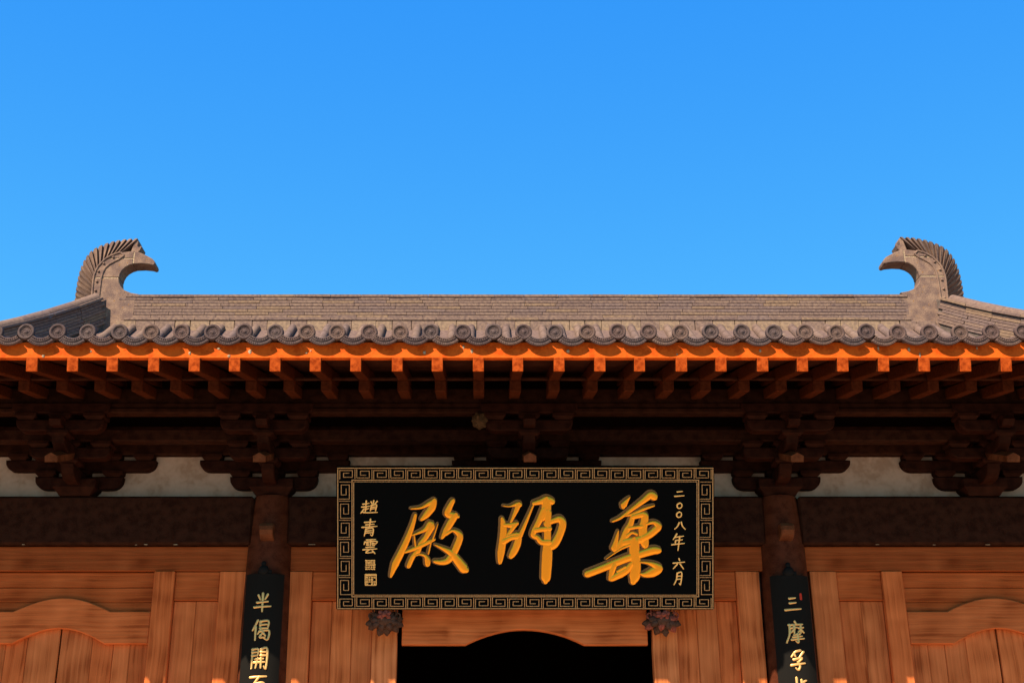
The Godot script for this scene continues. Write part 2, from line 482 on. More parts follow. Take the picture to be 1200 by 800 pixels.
# ------------------------------------------------------------------ the wooden front: headers, doors, panels
func build_doors() -> void:
	var lo := 0.535
	# central bay
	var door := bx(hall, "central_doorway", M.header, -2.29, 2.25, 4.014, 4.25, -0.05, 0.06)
	put(door, "arched_head", extrusion(arch_poly(-0.04, 0.56, 3.323, 3.465, 4.01, 4.01, 0.5, -1.196, 1.116, false), -0.05, 0.045), M.wood_h, Vector3.ZERO)
	for s in [-1.0, 1.0]:
		var X := func(v: float) -> float: return -0.04 + s * v + 0.0
		var span := func(called: String, m: Material, a: float, b: float, y0: float, y1: float, z0: float, z1: float) -> void:
			bx(door, called, m, minf(X.call(a), X.call(b)), maxf(X.call(a), X.call(b)), y0, y1, z0, z1)
		span.call("door_jamb", M.jamb, 1.2, 1.435, lo, 4.01, -0.06, 0.06)
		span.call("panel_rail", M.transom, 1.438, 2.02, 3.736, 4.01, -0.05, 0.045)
		var a := 1.438
		for k in 3:
			span.call("plank", wv(), a, a + 0.192, lo, 3.733, -0.05, 0.012 + 0.004 * (k % 2))
			a += 0.194
		span.call("post", wv(), 2.022, 2.245, lo, 4.01, -0.05, 0.062)
	# side bays
	for s in [-1.0, 1.0]:
		var mid: float = s * 4.42
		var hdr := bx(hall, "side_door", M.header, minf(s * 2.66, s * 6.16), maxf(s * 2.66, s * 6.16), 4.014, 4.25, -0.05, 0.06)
		for q in [-1.0, 1.0]:
			var X := func(v: float) -> float: return mid + q * v
			var span := func(called: String, m: Material, a: float, b: float, y0: float, y1: float, z0: float, z1: float) -> void:
				bx(hdr, called, m, minf(X.call(a), X.call(b)), maxf(X.call(a), X.call(b)), y0, y1, z0, z1)
			span.call("post", wv(), 1.475, 1.73, lo, 4.01, -0.05, 0.064)
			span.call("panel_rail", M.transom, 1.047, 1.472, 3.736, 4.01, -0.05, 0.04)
			span.call("plank", wv(), 1.047, 1.258, lo, 3.733, -0.05, 0.012)
			span.call("plank", wv(), 1.261, 1.472, lo, 3.733, -0.05, 0.016)
			span.call("stile", wv(), 0.85, 1.044, lo, 4.01, -0.05, 0.075)
			var a := 0.008
			var k := 0
			for w in [0.3, 0.2, 0.16, 0.17]:
				span.call("leaf_plank", wv(), a, a + w - 0.003, lo, 3.6, -0.05, -0.012 + [0.0, 0.005, 0.002, 0.006][k])
				a += w
				k += 1
		var y := 3.60
		for h in [0.125, 0.14, 0.147]:
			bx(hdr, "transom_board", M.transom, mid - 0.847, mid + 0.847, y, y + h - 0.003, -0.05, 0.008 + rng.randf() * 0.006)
			y += h
		put(hdr, "arched_rail", extrusion(arch_poly(mid, 0.43, 3.331, 3.473, 3.632, 3.761, 0.46, mid - 0.846, mid + 0.846, true), -0.008, 0.05, 0.008), wh(), Vector3.ZERO)

# ------------------------------------------------------------------ bracket sets
func arm_poly(half: float, h: float, r: float) -> PackedVector2Array:
	var p := PackedVector2Array()
	for s in [1.0, -1.0]:
		var arc: Array[Vector2] = []
		for i in 6:
			var a := PI / 2 * i / 5.0
			arc.append(Vector2(s * (half - r + r * sin(a)), r * 0.95 - r * 0.95 * cos(a)))
		if s < 0: arc.reverse()
		if s > 0:
			p.append_array(PackedVector2Array(arc))
			p.append(Vector2(half, h)); p.append(Vector2(-half, h))
		else:
			p.append_array(PackedVector2Array(arc))
	return p

func block_mesh(w: float, h: float, d: float) -> Mesh:
	# a dou: straight cheeks above a waist that slopes in
	var key := "dou%.3f,%.3f,%.3f" % [w, h, d]
	if mesh_cache.has(key): return mesh_cache[key]
	var st := begin()
	var lv := [[0.72, -h / 2], [0.8, -h * 0.32], [1.0, -h * 0.02], [1.0, h / 2]]
	for i in 3:
		var k0: float = lv[i][0]
		var k1: float = lv[i + 1][0]
		for f in 4:
			var c := [Vector2(-1, 1), Vector2(1, 1), Vector2(1, -1), Vector2(-1, -1)]
			var p: Vector2 = c[f]
			var q: Vector2 = c[(f + 1) % 4]
			var n := (p + q)
			quad(st, Vector3(p.x * w / 2 * k0, lv[i][1], p.y * d / 2 * k0), Vector3(q.x * w / 2 * k0, lv[i][1], q.y * d / 2 * k0), Vector3(q.x * w / 2 * k1, lv[i + 1][1], q.y * d / 2 * k1), Vector3(p.x * w / 2 * k1, lv[i + 1][1], p.y * d / 2 * k1), Vector3(n.x, -0.2, n.y))
	for e in [[0.72, -h / 2, -1.0], [1.0, h / 2, 1.0]]:
		var k: float = e[0]
		quad(st, Vector3(-w / 2 * k, e[1], -d / 2 * k), Vector3(w / 2 * k, e[1], -d / 2 * k), Vector3(w / 2 * k, e[1], d / 2 * k), Vector3(-w / 2 * k, e[1], d / 2 * k), Vector3(0, e[2], 0))
	mesh_cache[key] = done(st)
	return mesh_cache[key]

func build_brackets() -> void:
	var m: Material = M.bracket
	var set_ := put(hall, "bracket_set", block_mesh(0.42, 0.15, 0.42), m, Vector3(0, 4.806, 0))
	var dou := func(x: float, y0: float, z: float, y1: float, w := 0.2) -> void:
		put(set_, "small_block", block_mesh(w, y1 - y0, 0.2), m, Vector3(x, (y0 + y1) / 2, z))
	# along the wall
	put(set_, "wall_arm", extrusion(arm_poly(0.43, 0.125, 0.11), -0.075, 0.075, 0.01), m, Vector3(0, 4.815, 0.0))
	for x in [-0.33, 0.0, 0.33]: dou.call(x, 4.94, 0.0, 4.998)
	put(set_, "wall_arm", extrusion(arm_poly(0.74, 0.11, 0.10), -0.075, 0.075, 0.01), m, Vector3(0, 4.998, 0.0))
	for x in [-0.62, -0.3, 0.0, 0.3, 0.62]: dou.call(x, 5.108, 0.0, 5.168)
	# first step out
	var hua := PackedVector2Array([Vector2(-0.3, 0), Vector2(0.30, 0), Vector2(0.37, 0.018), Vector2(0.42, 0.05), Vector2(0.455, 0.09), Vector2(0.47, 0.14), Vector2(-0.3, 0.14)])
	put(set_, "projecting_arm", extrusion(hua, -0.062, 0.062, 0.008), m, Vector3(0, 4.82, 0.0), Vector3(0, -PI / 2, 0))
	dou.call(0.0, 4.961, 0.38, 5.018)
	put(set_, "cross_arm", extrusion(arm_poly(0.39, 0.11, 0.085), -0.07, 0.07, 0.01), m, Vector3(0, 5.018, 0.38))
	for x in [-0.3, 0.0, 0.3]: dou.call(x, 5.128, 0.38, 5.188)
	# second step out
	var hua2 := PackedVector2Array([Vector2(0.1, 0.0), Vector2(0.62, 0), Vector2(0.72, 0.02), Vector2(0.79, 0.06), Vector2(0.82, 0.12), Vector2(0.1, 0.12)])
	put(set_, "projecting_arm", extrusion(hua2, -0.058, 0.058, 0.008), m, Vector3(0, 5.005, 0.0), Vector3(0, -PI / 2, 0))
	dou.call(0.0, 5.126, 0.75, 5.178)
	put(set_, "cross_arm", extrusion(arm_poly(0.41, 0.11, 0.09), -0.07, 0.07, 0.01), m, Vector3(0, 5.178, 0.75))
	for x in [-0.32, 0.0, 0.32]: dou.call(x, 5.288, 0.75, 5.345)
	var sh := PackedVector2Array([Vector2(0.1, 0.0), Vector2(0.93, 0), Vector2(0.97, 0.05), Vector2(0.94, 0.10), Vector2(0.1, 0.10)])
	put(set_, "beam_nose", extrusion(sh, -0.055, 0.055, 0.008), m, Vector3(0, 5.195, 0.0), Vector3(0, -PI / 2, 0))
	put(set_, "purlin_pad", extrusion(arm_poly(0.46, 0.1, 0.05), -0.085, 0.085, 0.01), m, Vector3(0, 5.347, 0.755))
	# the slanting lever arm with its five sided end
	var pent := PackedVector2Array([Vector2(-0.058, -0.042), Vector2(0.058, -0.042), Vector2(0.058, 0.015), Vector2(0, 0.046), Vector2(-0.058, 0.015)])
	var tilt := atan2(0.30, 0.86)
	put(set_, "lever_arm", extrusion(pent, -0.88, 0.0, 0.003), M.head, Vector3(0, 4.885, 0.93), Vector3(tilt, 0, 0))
	var spots := [-6.35, -4.40, -2.487, 2.455, 4.44, 6.35]
	for x in spots:
		var c := set_.duplicate()
		c.name = used(hall, "bracket_set")
		hall.add_child(c)
		c.position = set_.position + Vector3(x, 0, 0)

# ------------------------------------------------------------------ rafters, purlin and the orange eave board
const ROW := 0.2653
const ROW0 := -0.08
func build_eaves() -> void:
	bx(hall, "eave_purlin", M.paint, -11.4, 11.4, 5.352, 5.40, 0.69, 0.82, 0.008)
	bx(hall, "eave_purlin_cap", M.paint, -11.4, 11.4, 5.41, 5.455, 0.70, 0.80, 0.006)
	bx(hall, "purlin_filler", M.paint, -11.4, 11.4, 5.456, 5.60, 0.72, 0.78, 0.0)
	var len1 := 1.5
	var a1 := atan(0.253)
	var a2 := atan(0.19)
	for i in range(-19, 23):
		var x := -0.476 + 0.344 * i + rng.randf_range(-0.006, 0.006)
		# flying rafter: front end at z 2.05, underside 5.32 there
		var w := 0.094 + rng.randf_range(-0.003, 0.003)
		var f := put(hall, "flying_rafter", box_mesh(Vector3(0.094, 0.115, len1), 0.006), M.rafter, Vector3(x, 5.3615 + 0.253 * len1 / 2 * cos(a1), 2.085 - len1 / 2 * cos(a1)), Vector3(a1, 0, 0))
		f.scale.x = w / 0.094
		put(f, "lit_end", box_mesh(Vector3(0.0944, 0.1154, 0.012), 0.004), M.rafter_end, Vector3(0, 0, len1 / 2 - 0.004), Vector3.ZERO, true)  # end plate in the sunlit tone; the body behind is coloured as shaded
		put(hall, "rafter", box_mesh(Vector3(0.10, 0.10, 1.8), 0.006), M.rafter_inner, Vector3(x, 5.452 + 0.19 * 0.9 * cos(a2), 1.3 - 0.9 * cos(a2)), Vector3(a2, 0, 0))
	bx(hall, "inner_eave_board", M.deck, -11.5, 11.5, 5.515, 5.54, 1.25, 1.285, 0.004)
	# the eave board: straight below, its top cut in scallops that carry the pan tiles
	var p := PackedVector2Array()
	var x0 := ROW0 - ROW * 27.5
	p.append(Vector2(x0, 5.421))
	p.append(Vector2(x0 + ROW * 55, 5.421))
	for i in 55:
		for k in 8:
			var t := k / 8.0
			p.append(Vector2(x0 + ROW * (55 - i - t), 5.566 - 0.008 * pow(absf(sin((t + 0.5) * PI)), 0.8) + 0.0))
	p.append(Vector2(x0, 5.52))
	var fb := put(hall, "eave_board", extrusion(p, 2.028, 2.088, 0.003), M.fascia, Vector3.ZERO)
	# dabs of pale mortar squeezed out from under the tiles
	for k in 18:
		var x := rng.randf_range(-4.6, 4.4)
		var st := begin(true)
		add_ball(st, Vector3(rng.randf_range(0.006, 0.018), rng.randf_range(0.005, 0.022), 0.006), Transform3D(), 8, 5, 0.35)
		put(fb, "mortar_dab", done(st), M.mortar, Vector3(x, rng.randf_range(5.436, 5.53), 2.089))
	for s in [-1.0, 1.0]:
		bx(hall, "eave_board_end", M.fascia, minf(s * 7.5, s * 12.25), maxf(s * 7.5, s * 12.25), 5.421, 5.56, 2.028, 2.088)

# ------------------------------------------------------------------ roof
func barrel_mesh(length: float, r: float) -> Mesh:
	# half round tile lying along -z, front edge at z = 0, with a slight lip
	var st := begin(true)
	for seg in [[0.0, length, r, r * 0.95]]:
		for k in 10:
			var a := PI * k / 10.0 - 0.12
			var b := PI * (k + 1) / 10.0 - 0.12
			if k == 9: b = PI + 0.12
			var A := Vector3(cos(a), sin(a), 0)
			var B := Vector3(cos(b), sin(b), 0)
			quad(st, A * seg[2], B * seg[2], B * seg[3] + Vector3(0, 0, -length), A * seg[3] + Vector3(0, 0, -length), A + B)
			quad(st, A * seg[2], B * seg[2], B * seg[2] * 0.72, A * seg[2] * 0.72, Vector3(0, 0, 1))
			quad(st, A * seg[2] * 0.72, B * seg[2] * 0.72, B * seg[3] * 0.72 + Vector3(0, 0, -length), A * seg[3] * 0.72 + Vector3(0, 0, -length), -A - B)
	return done(st)

func cap_mesh() -> Mesh:
	# round end disc facing +z: raised rim, sunk field, a curling beast-like swirl in relief
	var st := begin(true)
	var t := Transform3D(Basis(Vector3(1, 0, 0), PI / 2), Vector3.ZERO)
	add_lathe(st, [[0.0, 0.008], [0.014, 0.008], [0.018, 0.002], [0.046, 0.002], [0.050, 0.012], [0.055, 0.014], [0.066, 0.013], [0.069, 0.007], [0.069, -0.02], [0.0, -0.02]], 28, t)
	for k in 3:
		var pts: Array = []
		for i in 9:
			var u := i / 8.0
			var a := TAU * k / 3.0 + u * 3.4
			var r := 0.010 + 0.030 * u
			pts.append(Vector3(cos(a) * r, sin(a) * r, 0.001))
		add_tube(st, pts, 0.0042, 6)
	for k in 16:
		var a := TAU * k / 16.0
		add_ball(st, Vector3.ONE * 0.0042, Transform3D(Basis(), Vector3(cos(a) * 0.041, sin(a) * 0.041, 0.003)), 6, 4)
	return done(st)

func drip_mesh() -> Mesh:
	# fan shaped drip plate facing +z, centre of its arcs at the origin, two rows of teeth
	var st := begin()
	var poly := PackedVector2Array()
	var half := deg_to_rad(44.0)
	for i in 13:
		var a := lerpf(-half, half, i / 12.0)
		poly.append(Vector2(sin(a), -cos(a)) * 0.162)
	for i in 13:
		var a := lerpf(half * 0.95, -half * 0.95, i / 12.0)
		poly.append(Vector2(sin(a), -cos(a)) * 0.094)
	add_extrusion(st, poly, -0.022, 0.0, 0.004)
	for row in [[0.108, 9, 0.013], [0.149, 12, 0.015]]:
		for i in int(row[1]):
			var a := lerpf(-half * 0.88, half * 0.88, i / float(row[1] - 1))
			add_box(st, Vector3(0.0105, row[2], 0.008), 0.003, Transform3D(Basis(Vector3(0, 0, 1), a), Vector3(sin(a) * row[0], -cos(a) * row[0], 0.003)))
	for r in [0.131, 0.162]:
		for i in 12:
			var a := lerpf(-half * 0.97, half * 0.97, (i + 0.5) / 12.0)
			add_box(st, Vector3(0.0212 * r / 0.162, 0.006, 0.012), 0.0015, Transform3D(Basis(Vector3(0, 0, 1), a), Vector3(sin(a) * (r - 0.004), -cos(a) * (r - 0.004), 0.002)))
	# the pan tile that the plate hangs from
	for i in 10:
		var a := lerpf(-half * 1.1, half * 1.1, i / 10.0)
		var b := lerpf(-half * 1.1, half * 1.1, (i + 1) / 10.0)
		for r in [0.096, 0.11]:
			quad(st, Vector3(sin(a) * r, -cos(a) * r, -0.005), Vector3(sin(b) * r, -cos(b) * r, -0.005), Vector3(sin(b) * r, -cos(b) * r + 0.08, -0.3), Vector3(sin(a) * r, -cos(a) * r + 0.08, -0.3), Vector3(0, 1, 0) if r < 0.1 else Vector3(0, -1, 0))
	return done(st)

func sheet(st: SurfaceTool, drop: float, back: bool) -> void:
	# front slope of the roof between the two hips
	var n := 24
	for i in n:
		var z0 := lerpf(EAVE_Z - 0.12, RIDGE_Z, i / float(n))
		var z1 := lerpf(EAVE_Z - 0.12, RIDGE_Z, (i + 1) / float(n))
		var a := hip_x(z0)
		var b := hip_x(z1)
		var y0 := roof_y(z0) - drop
		var y1 := roof_y(z1) - drop
		var m0: float = 2 * RIDGE_Z - z0 if back else z0
		var m1: float = 2 * RIDGE_Z - z1 if back else z1
		quad(st, Vector3(-hip_x(z0, -1.0), y0, m0), Vector3(a, y0, m0), Vector3(b, y1, m1), Vector3(-hip_x(z1, -1.0), y1, m1), Vector3(0, 1, 0))

func build_roof() -> void:
	var st := begin(true)
	sheet(st, 0.0, false)
	var deck := put(hall, "roof", done(st), TILES[1], Vector3.ZERO)
	st = begin(true)
	sheet(st, 0.11, false)
	put(hall, "roof_boarding", done(st), M.deck, Vector3.ZERO)
	st = begin(true)
	sheet(st, 0.0, true)
	put(hall, "rear_roof_slope", done(st), TILES[1], Vector3.ZERO)
	for s in [-1.0, 1.0]:
		st = begin(true)
		for i in 24:
			var z0 := lerpf(EAVE_Z - 0.12, RIDGE_Z, i / 24.0)
			var z1 := lerpf(EAVE_Z - 0.12, RIDGE_Z, (i + 1) / 24.0)
			quad(st, Vector3(s * hip_x(z0, s), roof_y(z0), z0), Vector3(s * hip_x(z1, s), roof_y(z1), z1), Vector3(s * hip_x(z1, s), roof_y(z1), 2 * RIDGE_Z - z1), Vector3(s * hip_x(z0, s), roof_y(z0), 2 * RIDGE_Z - z0), Vector3(s, 1, 0))
		put(hall, "end_roof_slope", done(st), TILES[1], Vector3.ZERO)
	# rows of barrel tiles: first one at the eave and the two under the ridge are pieces, the rest one part
	var tile := barrel_mesh(0.36, 0.062)
	var cap := cap_mesh()
	
	var drip := drip_mesh()
	var rest := begin(true)
	for i in range(-27, 28):
		var x := ROW0 + ROW * i + rng.randf_range(-0.007, 0.007)
		var m := TILES[rng.randi() % 4]
		var z := EAVE_Z + 0.05
		var k := 0
		while z > RIDGE_Z + 0.12:
			if absf(x) > hip_x(z - 0.2, signf(x)) - 0.1: break
			var ang := atan(roof_slope(z - 0.15))
			var at := Vector3(x, roof_y(z) + 0.03, z)
			var tilt := Vector3(ang, 0, 0)
			var step := 0.335 * cos(ang)
			if k == 0 or z < RIDGE_Z + 0.85:
				put(deck, "barrel_tile", tile, m, at, tilt)
			else:
				rest.append_from(tile, 0, Transform3D(Basis.from_euler(tilt), at))
			if k == 0:
				var lean := Vector3(rng.randf_range(-0.04, 0.04), rng.randf_range(-0.05, 0.05), rng.randf_range(0, TAU))
				put(deck, "eave_cap", cap, EAVE_TILES[rng.randi() % 4], Vector3(x, 5.640 + rng.randf_range(-0.005, 0.005), z + 0.02), lean).scale = Vector3.ONE * 1.04
				put(deck, "drip_tile", drip, EAVE_TILES[rng.randi() % 4], Vector3(x + ROW / 2 + rng.randf_range(-0.006, 0.006), 5.676 + rng.randf_range(-0.006, 0.006), z + 0.035), Vector3(rng.randf_range(-0.05, 0.02), rng.randf_range(-0.03, 0.03), rng.randf_range(-0.04, 0.04)))
			z -= step
			k += 1
	var r := put(deck, "barrel_tile_rows", done(rest), TILES[3], Vector3.ZERO)
	tag(r, "", "", "", "stuff")

# ------------------------------------------------------------------ ridges
func build_ridges() -> void:
	var core := bx(hall, "main_ridge", M.core, -6.0, 6.25, 8.60, 9.24, RIDGE_Z - 0.12, RIDGE_Z + 0.128, 0.0)
	var y := 8.83
	for c in 9:
		var h := 0.0465
		var x := -5.62 + rng.randf_range(-0.3, 0.0)
		while x < 5.95:
			var w := 0.50 + rng.randf_range(-0.05, 0.05)
			var x1 := minf(x + w, 5.95)
			if x1 - x > 0.05:
				var proud := 0.15 + (0.032 if c == 0 else 0.0) + (0.012 if c == 8 else 0.0) + rng.randf_range(-0.003, 0.003)
				var o := put(core, "ridge_tile", box_mesh(Vector3(snappedf(x1 - x - 0.003, 0.005), h - 0.0035, 0.3), 0.004), TILES[[0, 2, 3, 0, 2, 1, 4, 0][rng.randi() % 8]], Vector3((x + x1) / 2, y + h / 2 + rng.randf_range(-0.0015, 0.0015), RIDGE_Z + proud - 0.15), Vector3(0, rng.randf_range(-0.008, 0.008), rng.randf_range(-0.004, 0.004)))
			x = x1
		y += h + 0.0013
	# filler tiles that close the gap between ridge and roof
	var fx := -5.9
	while fx < 6.1:
		var w := 0.3 + rng.randf_range(-0.08, 0.08)
		put(core, "filler_tile", box_mesh(Vector3(snappedf(w - 0.006, 0.02), 0.2, 0.04), 0.006), M.filler if rng.randf() < 0.6 else TILES[2], Vector3(fx + w / 2, 8.725, RIDGE_Z + 0.15 + rng.randf_range(-0.003, 0.003)))
		fx += w
	# hip ridges running down to the corners
	for s in [-1.0, 1.0]:
		var st := begin()
		var n := 40
		for i in n:
			var z0 := lerpf(RIDGE_Z + 0.0, EAVE_Z - 0.2, i / float(n))
			var z1 := lerpf(RIDGE_Z + 0.0, EAVE_Z - 0.2, (i + 1) / float(n))
			var a := Vector3(s * hip_x(z0, s), hip_y(s, z0), z0)
			var b := Vector3(s * hip_x(z1, s), hip_y(s, z1), z1)
			var d := Vector3(b.x - a.x, 0, b.z - a.z).normalized()
			var nn := Vector3(d.z, 0, -d.x) * 0.11
			var u := Vector3(0, 0.40, 0)
			var dn := Vector3(0, -0.3, 0)
			quad(st, a + nn + dn, b + nn + dn, b + nn + u, a + nn + u, nn)
			quad(st, a - nn + dn, b - nn + dn, b - nn + u, a - nn + u, -nn)
			quad(st, a + nn + u, b + nn + u, b - nn + u, a - nn + u, Vector3(0, 1, 0))
		var hip := put(hall, "hip_ridge", done(st), M.core, Vector3.ZERO)
		# courses of thin tiles as far as the photograph shows, then a row of half round tiles on top
		for c in 10:
			var z := RIDGE_Z + 0.10 + rng.randf_range(-0.12, 0.0)
			while z < -1.2:
				var zl := 0.36
				var za := z
				var zb := z + zl
				var a := Vector3(s * hip_x(za, s), hip_y(s, za), za)
				var b := Vector3(s * hip_x(zb, s), hip_y(s, zb), zb)
				if c == 9:
					pass
				var dir := (b - a)
				var len_ := dir.length()
				var fwd := dir.normalized()
				var side := Vector3(fwd.z, 0, -fwd.x).normalized()
				var up := side.cross(fwd).normalized()
				if up.y < 0: up = -up
				var basis_ := Basis(side, up, side.cross(up).normalized())
				var wid := 0.27 + (0.06 if c == 8 else 0.0) + rng.randf_range(-0.008, 0.008)
				var off := 0.02 + c * 0.043
				if c < 9:
					var o := put(hip, "hip_tile", box_mesh(Vector3(snappedf(wid, 0.01), 0.0405, snappedf(len_ - 0.006, 0.02)), 0.005), TILES[rng.randi() % 6], (a + b) / 2 + up * off)
					o.basis = basis_
				else:
					var key := "hipcap%.2f" % len_
					if not mesh_cache.has(key):
						var hs := begin(true)
						for k in 10:
							var p := PI * k / 10.0
							var q := PI * (k + 1) / 10.0
							var A := Vector3(cos(p) * 0.1, sin(p) * 0.085, 0)
							var B := Vector3(cos(q) * 0.1, sin(q) * 0.085, 0)
							var L := Vector3(0, 0, len_ / 2)
							quad(hs, A - L, B - L, B + L, A + L, A + B)
						mesh_cache[key] = done(hs)
					var o := put(hip, "hip_cap_tile", mesh_cache[key], TILES[rng.randi() % 4], (a + b) / 2 + up * (off - 0.02))
					o.basis = basis_
				z += zl

# ------------------------------------------------------------------ ridge ornaments (owl tails)
func along(pts: Array, t: float) -> Vector2:
	var total := 0.0
	for i in pts.size() - 1: total += (pts[i + 1] - pts[i]).length()
	var want := t * total
	for i in pts.size() - 1:
		var l: float = (pts[i + 1] - pts[i]).length()
		if want <= l or i == pts.size() - 2: return pts[i].lerp(pts[i + 1], clampf(want / l, 0, 1))
		want -= l
	return pts[-1]

func build_ornaments() -> void:
	var outer := [Vector2(-0.548, 0.20), Vector2(-0.549, 0.414), Vector2(-0.551, 0.574), Vector2(-0.541, 0.758), Vector2(-0.52, 0.90), Vector2(-0.47, 1.059), Vector2(-0.388, 1.176), Vector2(-0.28, 1.251), Vector2(-0.179, 1.293), Vector2(-0.077, 1.328), Vector2(0.007, 1.345), Vector2(0.111, 1.364), Vector2(0.195, 1.370), Vector2(0.29, 1.375)]
	var rim_l := [Vector2(-0.285, 0.15), Vector2(-0.295, 0.437), Vector2(-0.305, 0.712), Vector2(-0.27, 0.873), Vector2(-0.17, 1.012), Vector2(-0.052, 1.094), Vector2(0.061, 1.131)]
	var rim_r := [Vector2(-0.18, 0.10), Vector2(-0.187, 0.346), Vector2(-0.188, 0.597), Vector2(-0.184, 0.758), Vector2(-0.136, 0.896), Vector2(-0.038, 0.966), Vector2(0.081, 1.031), Vector2(0.116, 1.075), Vector2(0.106, 1.112), Vector2(0.061, 1.131)]
	var body := PackedVector2Array([Vector2(-0.30, -0.15), Vector2(-0.295, 0.437), Vector2(-0.305, 0.712), Vector2(-0.27, 0.873), Vector2(-0.17, 1.012), Vector2(-0.052, 1.094), Vector2(0.061, 1.131), Vector2(0.2, 1.15), Vector2(0.313, 1.148), Vector2(0.40, 1.112), Vector2(0.479, 1.07), Vector2(0.55, 1.03), Vector2(0.588, 0.99), Vector2(0.60, 0.955), Vector2(0.595, 0.925), Vector2(0.57, 0.915), Vector2(0.52, 0.932), Vector2(0.40, 0.944), Vector2(0.28, 0.938), Vector2(0.21, 0.915), Vector2(0.155, 0.878), Vector2(0.115, 0.83), Vector2(0.09, 0.77), Vector2(0.08, 0.70), Vector2(0.09, 0.63), Vector2(0.12, 0.57), Vector2(0.18, 0.505), Vector2(0.287, 0.46), Vector2(0.40, 0.44), Vector2(0.365, 0.39), Vector2(0.362, -0.15)])
	var cuts := [PackedVector2Array([Vector2(-2, -1), Vector2(2, -1), Vector2(2, 0.703), Vector2(-2, 0.703)]), PackedVector2Array([Vector2(-2, 0.712), Vector2(0.265, 0.712), Vector2(0.265, 1.027), Vector2(-2, 1.027)]), PackedVector2Array([Vector2(-2, 1.036), Vector2(0.265, 1.036), Vector2(0.265, 2), Vector2(-2, 2)]), PackedVector2Array([Vector2(0.274, 0.712), Vector2(2, 0.712), Vector2(2, 2), Vector2(0.274, 2)])]
	for side in 2:
		var s: float = 1.0 if side == 0 else -1.0
		var at := Vector3(-6.013, 8.829, RIDGE_Z + 0.15) if side == 0 else Vector3(6.262, 8.857, RIDGE_Z + 0.15)
		var flip := func(p: PackedVector2Array) -> PackedVector2Array:
			var o := PackedVector2Array()
			for v in p: o.append(Vector2(v.x * s, v.y))
			return o
		var root: MeshInstance3D
		for c in cuts:
			for piece in Geometry2D.intersect_polygons(body, c):
				var me := extrusion(flip.call(piece), -0.27, 0.0, 0.010)
				if root == null:
					root = put(hall, "ridge_ornament", me, M.ornament, at)
					tag(root, "left owl-tail ridge ornament curling right" if side == 0 else "right owl-tail ridge ornament curling left")
				else:
					put(root, "ornament_block", me, M.ornament, at)
		put(root, "mortar_core", extrusion(flip.call(Geometry2D.offset_polygon(body, -0.014)[0]), -0.285, -0.007, 0.002), M.mortar, at)
		# feathers fan from the band to the back, each overlapping the next
		var n := 19
		for i in n:
			var t0 := i / float(n)
			var t1 := (i + 1.0 + (0.0 if i == n - 1 else rng.randf_range(0.0, 0.12))) / float(n)
			var a := along(rim_l, t0)
			var b := along(rim_l, t1)
			var c := along(outer, t1)
			var d := along(outer, t0)
			var mid := (c + d) / 2 + ((c + d) / 2 - (a + b) / 2).normalized() * 0.012
			var st := begin()
			var f := func(v: Vector2, z: float) -> Vector3: return Vector3(v.x * s, v.y, z)
			var zl := -0.062
			var zh := -0.005
			var back := -0.255
			var front: Array[Vector3] = [f.call(a, zl), f.call(d, zl - 0.015), f.call(mid, (zl + zh) / 2), f.call(c, zh - 0.015), f.call(b, zh)]
			var rear: Array[Vector3] = [f.call(a, back), f.call(d, back), f.call(mid, back), f.call(c, back), f.call(b, back)]
			var cen := (front[0] + front[1] + front[2] + front[3] + front[4]) / 5
			for k in 5:
				var k2 := (k + 1) % 5
				tri(st, cen, front[k], front[k2], Vector3(0, 0, 1))
				tri(st, cen * Vector3(1, 1, 0) + Vector3(0, 0, back), rear[k], rear[k2], Vector3(0, 0, -1))
				quad(st, front[k], front[k2], rear[k2], rear[k], (front[k] + front[k2]) / 2 - cen)
			put(root, "feather", done(st), M.ornament if i % 3 else TILES[0], at)
		# the forked tip in front of the last feather
		var tip := PackedVector2Array([Vector2(0.20, 1.152), Vector2(0.313, 1.148), Vector2(0.345, 1.187), Vector2(0.366, 1.245), Vector2(0.345, 1.262), Vector2(0.318, 1.235), Vector2(0.298, 1.26), Vector2(0.306, 1.33), Vector2(0.292, 1.372), Vector2(0.25, 1.36)])
		put(root, "crest_tip", extrusion(flip.call(tip), -0.27, -0.04, 0.008), M.ornament, at)
		for rim in [rim_l, rim_r]:
			var pts: Array = []
			for i in 15:
				var v := along(rim, i / 14.0)
				pts.append(Vector3(v.x * s, v.y, 0.002))
			var st := begin(true)
			add_tube(st, pts, 0.016, 8)
			put(root, "band_rim", done(st), M.ornament, at)
		for v in [Vector2(-0.245, 0.35), Vector2(-0.249, 0.494), Vector2(-0.245, 0.643), Vector2(-0.238, 0.811), Vector2(-0.173, 0.943), Vector2(-0.041, 1.047)]:
			var st := begin(true)
			add_ball(st, Vector3.ONE * 0.021, Transform3D(), 10, 6)
			put(root, "boss", done(st), M.ornament, at + Vector3(v.x * s, v.y, 0.003))

# ------------------------------------------------------------------ brush lettering
# stroke points are [x, y, width]; to_local turns them into Vector3(u, v, width) in metres
func smooth_stroke(p: Array[Vector3], per := 5) -> Array[Vector3]:
	var o: Array[Vector3] = []
	for i in p.size() - 1:
		var a := p[maxi(i - 1, 0)]
		var b := p[i]
		var c := p[i + 1]
		var d := p[mini(i + 2, p.size() - 1)]
		for k in per:
			var t := k / float(per)
			var q := 0.5 * ((2.0 * b) + (c - a) * t + (2.0 * a - 5.0 * b + 4.0 * c - d) * t * t + (3.0 * b - a - 3.0 * c + d) * t * t * t)
			q.z = maxf(lerpf(b.z, c.z, t), 0.0005)
			o.append(q)
	o.append(p[-1])
	return o

